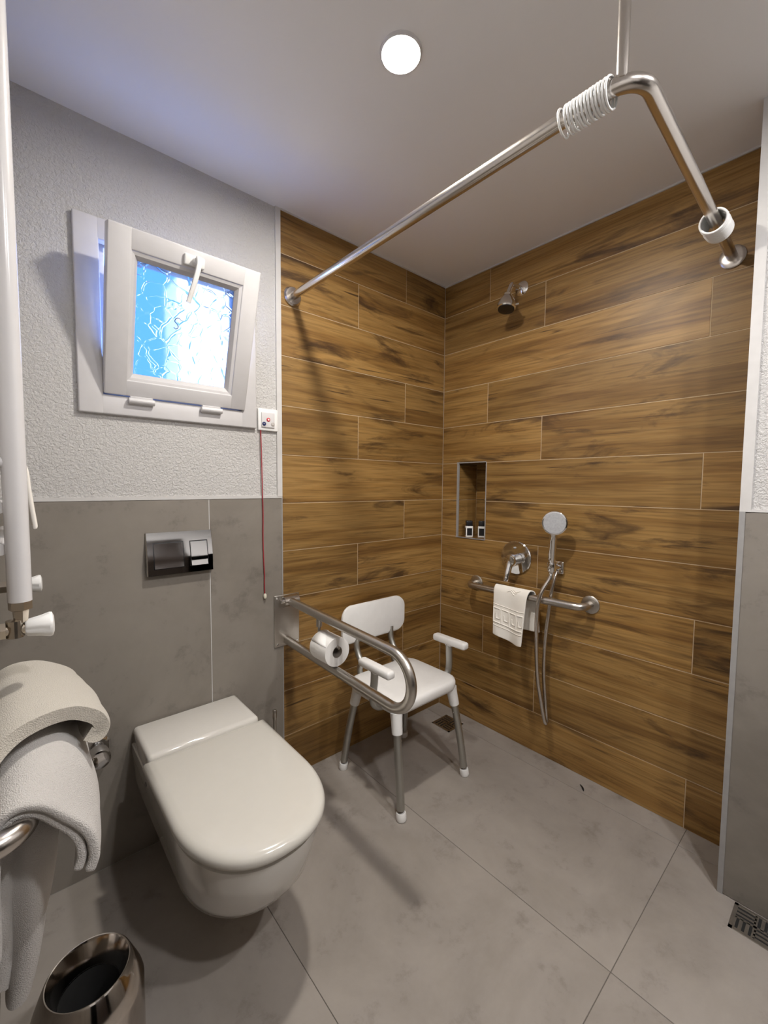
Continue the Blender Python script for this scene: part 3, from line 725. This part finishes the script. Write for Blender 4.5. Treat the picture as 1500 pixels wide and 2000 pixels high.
for k in range(3):
    pts = [(.36 + .030 * k * .8 + .022 * math.sin(u * PI * 1.6 + k), .42 + .11 * k * .6 + u * .22) for u in [i / 9 for i in range(10)]]
    sw_.tube([on_face(a, b, .0030) for a, b in pts], .0026, 6)
sw_.build('embossed_swirl', M['cotton'], ft)

# ------------------------------------------------------------------ bottles in the niche
def bottle(x, y, rz, label):
    t = thing('shampoo_bottle', label, 'bottle', (x, y, NZ0), 'small bottles in the shower niche')
    mt = Matrix.Translation((x, y, NZ0)) @ Matrix.Rotation(rz, 4, 'Z')
    MB().box((-.019, -.019, 0), (.019, .019, .060), .003).xform(mt).build('body', M['plastic'], t)
    for a in range(4):
        MB().box((-.0135, -.0200, .010), (.0135, -.0188, .049)).xform(mt @ Matrix.Rotation(a * PI / 2, 4, 'Z')).build('panel', M['black'], t, smooth=False)
    MB().box((-.017, -.017, .059), (.017, .017, .089), .003).xform(mt).build('cap', M['black'], t)
bottle(.032, -.166, -.72, 'black and white square bottle at the front of the shower niche')
bottle(.070, -.222, -.95, 'dark square bottle at the back of the shower niche')

# ------------------------------------------------------------------ floor drains
def drain(cx, cy, rz, size, label):
    t = thing('floor_drain', label, 'drain', (cx, cy, 0))
    mt = Matrix.Translation((cx, cy, 0.0)) @ Matrix.Rotation(rz, 4, 'Z'); h = size / 2
    f = MB(); 
    for a, b in (((-h, -h, 0), (h, -h + .009, .003)), ((-h, h - .009, 0), (h, h, .003)), ((-h, -h, 0), (-h + .009, h, .003)), ((h - .009, -h, 0), (h, h, .003))): f.box(a, b)
    f.xform(mt).build('frame', M['steel'], t, smooth=False)
    MB().box((-h + .004, -h + .004, .0), (h - .004, h - .004, .0008)).xform(mt).build('pit_shade', M['recess_shade'], t, smooth=False)  # flat dark sheet painted for the shade under the grate
    q = (h - .009)
    for ix, iy in ((0, 0), (0, 1), (1, 0), (1, 1)):
        g = MB(); ox, oy = -q + ix * q, -q + iy * q
        for k in range(4):
            u = q * k / 3
            if (ix + iy) % 2: g.box((ox, oy + u - .0040, .0008), (ox + q, oy + u + .0040, .0026))
            else: g.box((ox + u - .0040, oy, .0008), (ox + u + .0040, oy + q, .0026))
        g.xform(mt).build('grate_quarter', M['steel'], t, smooth=False)
drain(-.132, -.176, 0, .118, 'square steel floor drain in the corner behind the shower chair')
drain(-.270, -1.442, 0, .106, 'square steel floor drain beside the stub wall')
tag(MB().tube(catmull([(-.092, -.876, .003), (-.080, -.868, .004), (-.070, -.858, .003), (-.066, -.850, .005)], 8), [.001, .003, .004, .004, .003, .003, .002, .001], 8).build('leaf_scrap', M['black']), 'tiny dark scrap on the floor beneath the shower hose', 'debris')

# ------------------------------------------------------------------ towel radiator on the left wall
RX, RY0, RY1 = -1.833, -.646, -.245
ra = thing('towel_radiator', 'white tubular towel radiator at the left edge above the towels', 'radiator', (RX, -.45, 1.06))
for y in (RY0, RY1): MB().tube([(RX, y, 1.065), (RX, y, 2.20)], .0165, 24).build('upright', M['enamel'], ra)
zr = 1.155
for k in range(13):
    MB().tube([(RX - .022, RY0, zr), (RX - .022, RY1, zr)], .010, 14).build('rung', M['enamel'], ra); zr += .07 if k % 4 != 3 else .14
for y, z in ((RY0, 1.30), (RY0, 2.05), (RY1, 1.30), (RY1, 2.05)): MB().tube([(XL + .001, y, z), (RX - .01, y, z)], .009, 12).build('bracket', M['enamel'], ra)
for y in (RY0, RY1):
    zc = 1.017
    vb = MB().lathe([(.0165, .048), (.0165, .034), (.0115, .032), (.0095, .012)], (RX, y, zc), seg=6)
    vb.lathe([(.0125, -.013), (.0125, .016), (.006, .018)], (RX - .008, y, zc), seg=18); vb.tube([(RX - .034, y, zc), (RX + .010, y, zc)], .0095, 16)
    vb.lathe([(.0150, -.036), (.0150, -.020)], (RX, y, zc), (1, 0, 0), 6)
    body = vb.build('radiator_valve', M['brass'], ra, smooth=False)
    kn = MB(); R = []
    for r_, h_ in ((.0115, .005), (.0145, .008), (.0180, .026), (.0215, .038), (.0208, .042), (.0140, .0445)):
        fl_ = .13 if .007 < h_ < .030 else 0
        R.append([(RX + h_, y + r_ * (1 - fl_ * (k % 9 in (0, 1))) * math.cos(2 * PI * k / 36), zc + r_ * (1 - fl_ * (k % 9 in (0, 1))) * math.sin(2 * PI * k / 36)) for k in range(36)])
    kn.loft(R).build('valve_knob', M['plastic'], body)
    MB().lathe([(.0155, -.034), (.0165, -.037), (.0165, -.060), (.012, -.064), (.012, -.089)], (RX, y, zc), (1, 0, 0), 24).build('wall_tail', M['cream'], body)
# cloth on the radiator
wc = thing('wash_cloth', 'white waffle cloth hung on the radiator behind its near upright', 'cloth', (RX, -.42, 1.15))
wp = catmull([(RX + .033, 0, 1.178), (RX + .029, 0, 1.215), (RX + .025, 0, 1.255), (RX + .021, 0, 1.295), (RX + .002, 0, 1.318), (RX - .026, 0, 1.318), (RX - .046, 0, 1.295), (RX - .050, 0, 1.24), (RX - .053, 0, 1.178)], 36)
def wc_fn(s, t):
    i = s * 35; a = int(min(i, 34)); p = wp[a].lerp(wp[a + 1], i - a)
    return Vector((p.x - .006 + .002 * math.sin(t * 9), -.55 + .17 * t, p.z + .004 * math.sin(t * 5)))
cloth('cloth', wc_fn, 30, 10, .007, M['cotton'], wc)

# ------------------------------------------------------------------ grab bar on the left wall and the bath towels
BX, BZ = -1.838, .795
lb = thing('wall_grab_bar', 'steel grab bar under the bath towels at the left edge', 'grab bar', (XL, -.6, BZ))
MB().tube(fillet([(XL + .002, -.872, BZ), (BX, -.872, BZ), (BX, -.300, BZ), (XL + .002, -.300, BZ)], [0, .040, .040, 0], 10), .0160, 22).build('rail', M['satin'], lb)
for y in (-.872, -.300): MB().lathe([(.038, 0), (.038, .005), (.017, .008)], (XL, y, BZ), (1, 0, 0), 28).build('wall_flange', M['satin'], lb)

def profile_cloth(stations, wob, nseg=40):
    """stations: list of (y, [(x,z),...] hem to hem); returns fn(s,t)"""
    curves = [(y, catmull([(x, 0, z) for x, z in pr], nseg)) for y, pr in stations]
    def fn(s, t):
        i = s * (nseg - 1); a = int(min(i, nseg - 2)); u = i - a
        pts = [(y, c[a].lerp(c[a + 1], u)) for y, c in curves]
        rows = catmull([(p.x, y, p.z) for y, p in pts], 33)
        j = t * 32; b = int(min(j, 31)); q = rows[b].lerp(rows[b + 1], j - b)
        w_ = wob * (math.sin(q.y * 37 + q.z * 21) * .6 + math.sin(q.y * 71 - q.z * 43 + 1.3) * .4)
        return Vector((q.x + w_, q.y, q.z + w_ * .5))
    return fn
bt = thing('bath_towel', 'thick white bath towel draped low over the grab bar', 'towel', (BX, -.65, .4))
f1 = profile_cloth([
    (-.862, [(-1.772, .690), (-1.764, .715), (-1.772, .752), (-1.800, .792), (-1.822, .818), (-1.850, .826), (-1.872, .800), (-1.880, .72), (-1.882, .60)]),
    (-.760, [(-1.756, .672), (-1.750, .705), (-1.754, .752), (-1.774, .812), (-1.804, .848), (-1.846, .856), (-1.878, .818), (-1.884, .72), (-1.886, .58)]),
    (-.620, [(-1.752, .660), (-1.746, .700), (-1.750, .755), (-1.768, .822), (-1.802, .862), (-1.846, .870), (-1.880, .830), (-1.886, .72), (-1.888, .58)]),
    (-.480, [(-1.752, .660), (-1.748, .700), (-1.754, .755), (-1.772, .822), (-1.804, .862), (-1.846, .870), (-1.880, .830), (-1.886, .72), (-1.888, .58)])], .0022)
cloth('folded_layer', f1, 36, 22, .015, M['terry'], bt)
def f1b(s, t):
    v = f1(s, t); return Vector((-1.846 + (v.x + 1.846) * .82, v.y + .006 * (1 - t), .735 + (v.z - .735) * .86))
cloth('under_fold', f1b, 36, 22, .013, M['terry'], bt)
topU = catmull([(-1.806, -.50, 0), (-1.801, -.60, 0), (-1.802, -.69, 0), (-1.812, -.745, 0), (-1.834, -.765, 0), (-1.856, -.752, 0), (-1.872, -.765, 0), (-1.890, -.72, 0), (-1.894, -.60, 0)], 60)
botU = catmull([(-1.866, -.50, 0), (-1.852, -.60, 0), (-1.845, -.68, 0), (-1.850, -.725, 0), (-1.862, -.735, 0), (-1.868, -.705, 0), (-1.876, -.735, 0), (-1.892, -.72, 0), (-1.896, -.60, 0)], 60)
def f2(s, t):
    i = s * 59; a = int(min(i, 58)); p, q = topU[a].lerp(topU[a + 1], i - a), botU[a].lerp(botU[a + 1], i - a)
    u = t * t * (.6 + .4 * t); r = p.lerp(q, u)
    w_ = .0025 * math.sin(s * 23 + t * 5)
    return Vector((r.x + w_, r.y, .762 - t * (.335 - .05 * s - .02 * math.sin(s * 9))))
cloth('hanging_layer', f2, 40, 22, .014, M['terry'], bt)
ht = thing('hand_towel', 'cream folded hand towel lying on top of the bath towel', 'towel', (BX, -.62, .85))
f3 = profile_cloth([
    (-.748, [(-1.756, .846), (-1.744, .838), (-1.735, .850), (-1.744, .872), (-1.778, .893), (-1.815, .902), (-1.852, .897), (-1.884, .865), (-1.908, .79), (-1.909, .71)]),
    (-.700, [(-1.752, .834), (-1.740, .824), (-1.730, .838), (-1.740, .866), (-1.776, .892), (-1.815, .904), (-1.854, .900), (-1.886, .866), (-1.909, .79), (-1.910, .71)]),
    (-.580, [(-1.756, .826), (-1.748, .818), (-1.740, .832), (-1.748, .862), (-1.782, .888), (-1.818, .902), (-1.856, .898), (-1.888, .864), (-1.910, .79), (-1.911, .71)]),
    (-.480, [(-1.762, .826), (-1.756, .820), (-1.752, .832), (-1.760, .858), (-1.790, .880), (-1.820, .892), (-1.856, .890), (-1.888, .858), (-1.910, .79), (-1.911, .71)])], .0018)
def f3b(s, t):
    v = f3(s, t); k = max(0.0, (s - .42) / .58); return Vector((v.x, v.y - .13 * (1 - t) * k, v.z))
cloth('cloth', f3b, 40, 20, .022, M['terryc'], ht)

# ------------------------------------------------------------------ waste bin
bn = thing('waste_bin', 'round polished steel waste bin with open top at the bottom left', 'bin', (-1.752, -.57, 0))
BO = (-1.752, -.570, 0)
MB().lathe([(.094, 0), (.100, .004), (.100, .190), (.098, .196)], BO, seg=56, cap1=False).build('body', M['darkchrome'], bn)
MB().lathe([(.099, .194), (.096, .204), (.078, .248), (.0745, .252), (.0725, .2515), (.0705, .247), (.055, .205), (.054, .200)], BO, seg=56, cap0=False, cap1=False).build('rim', M['darkchrome'], bn)
MB().lathe([(.0545, .203), (.054, .19), (.052, .03), (.0, .025)], BO, seg=40, cap0=False, cap1=False).build('bin_liner_shade', M['recess_shade'], bn)  # black liner, the shade inside the bin is put into its colour
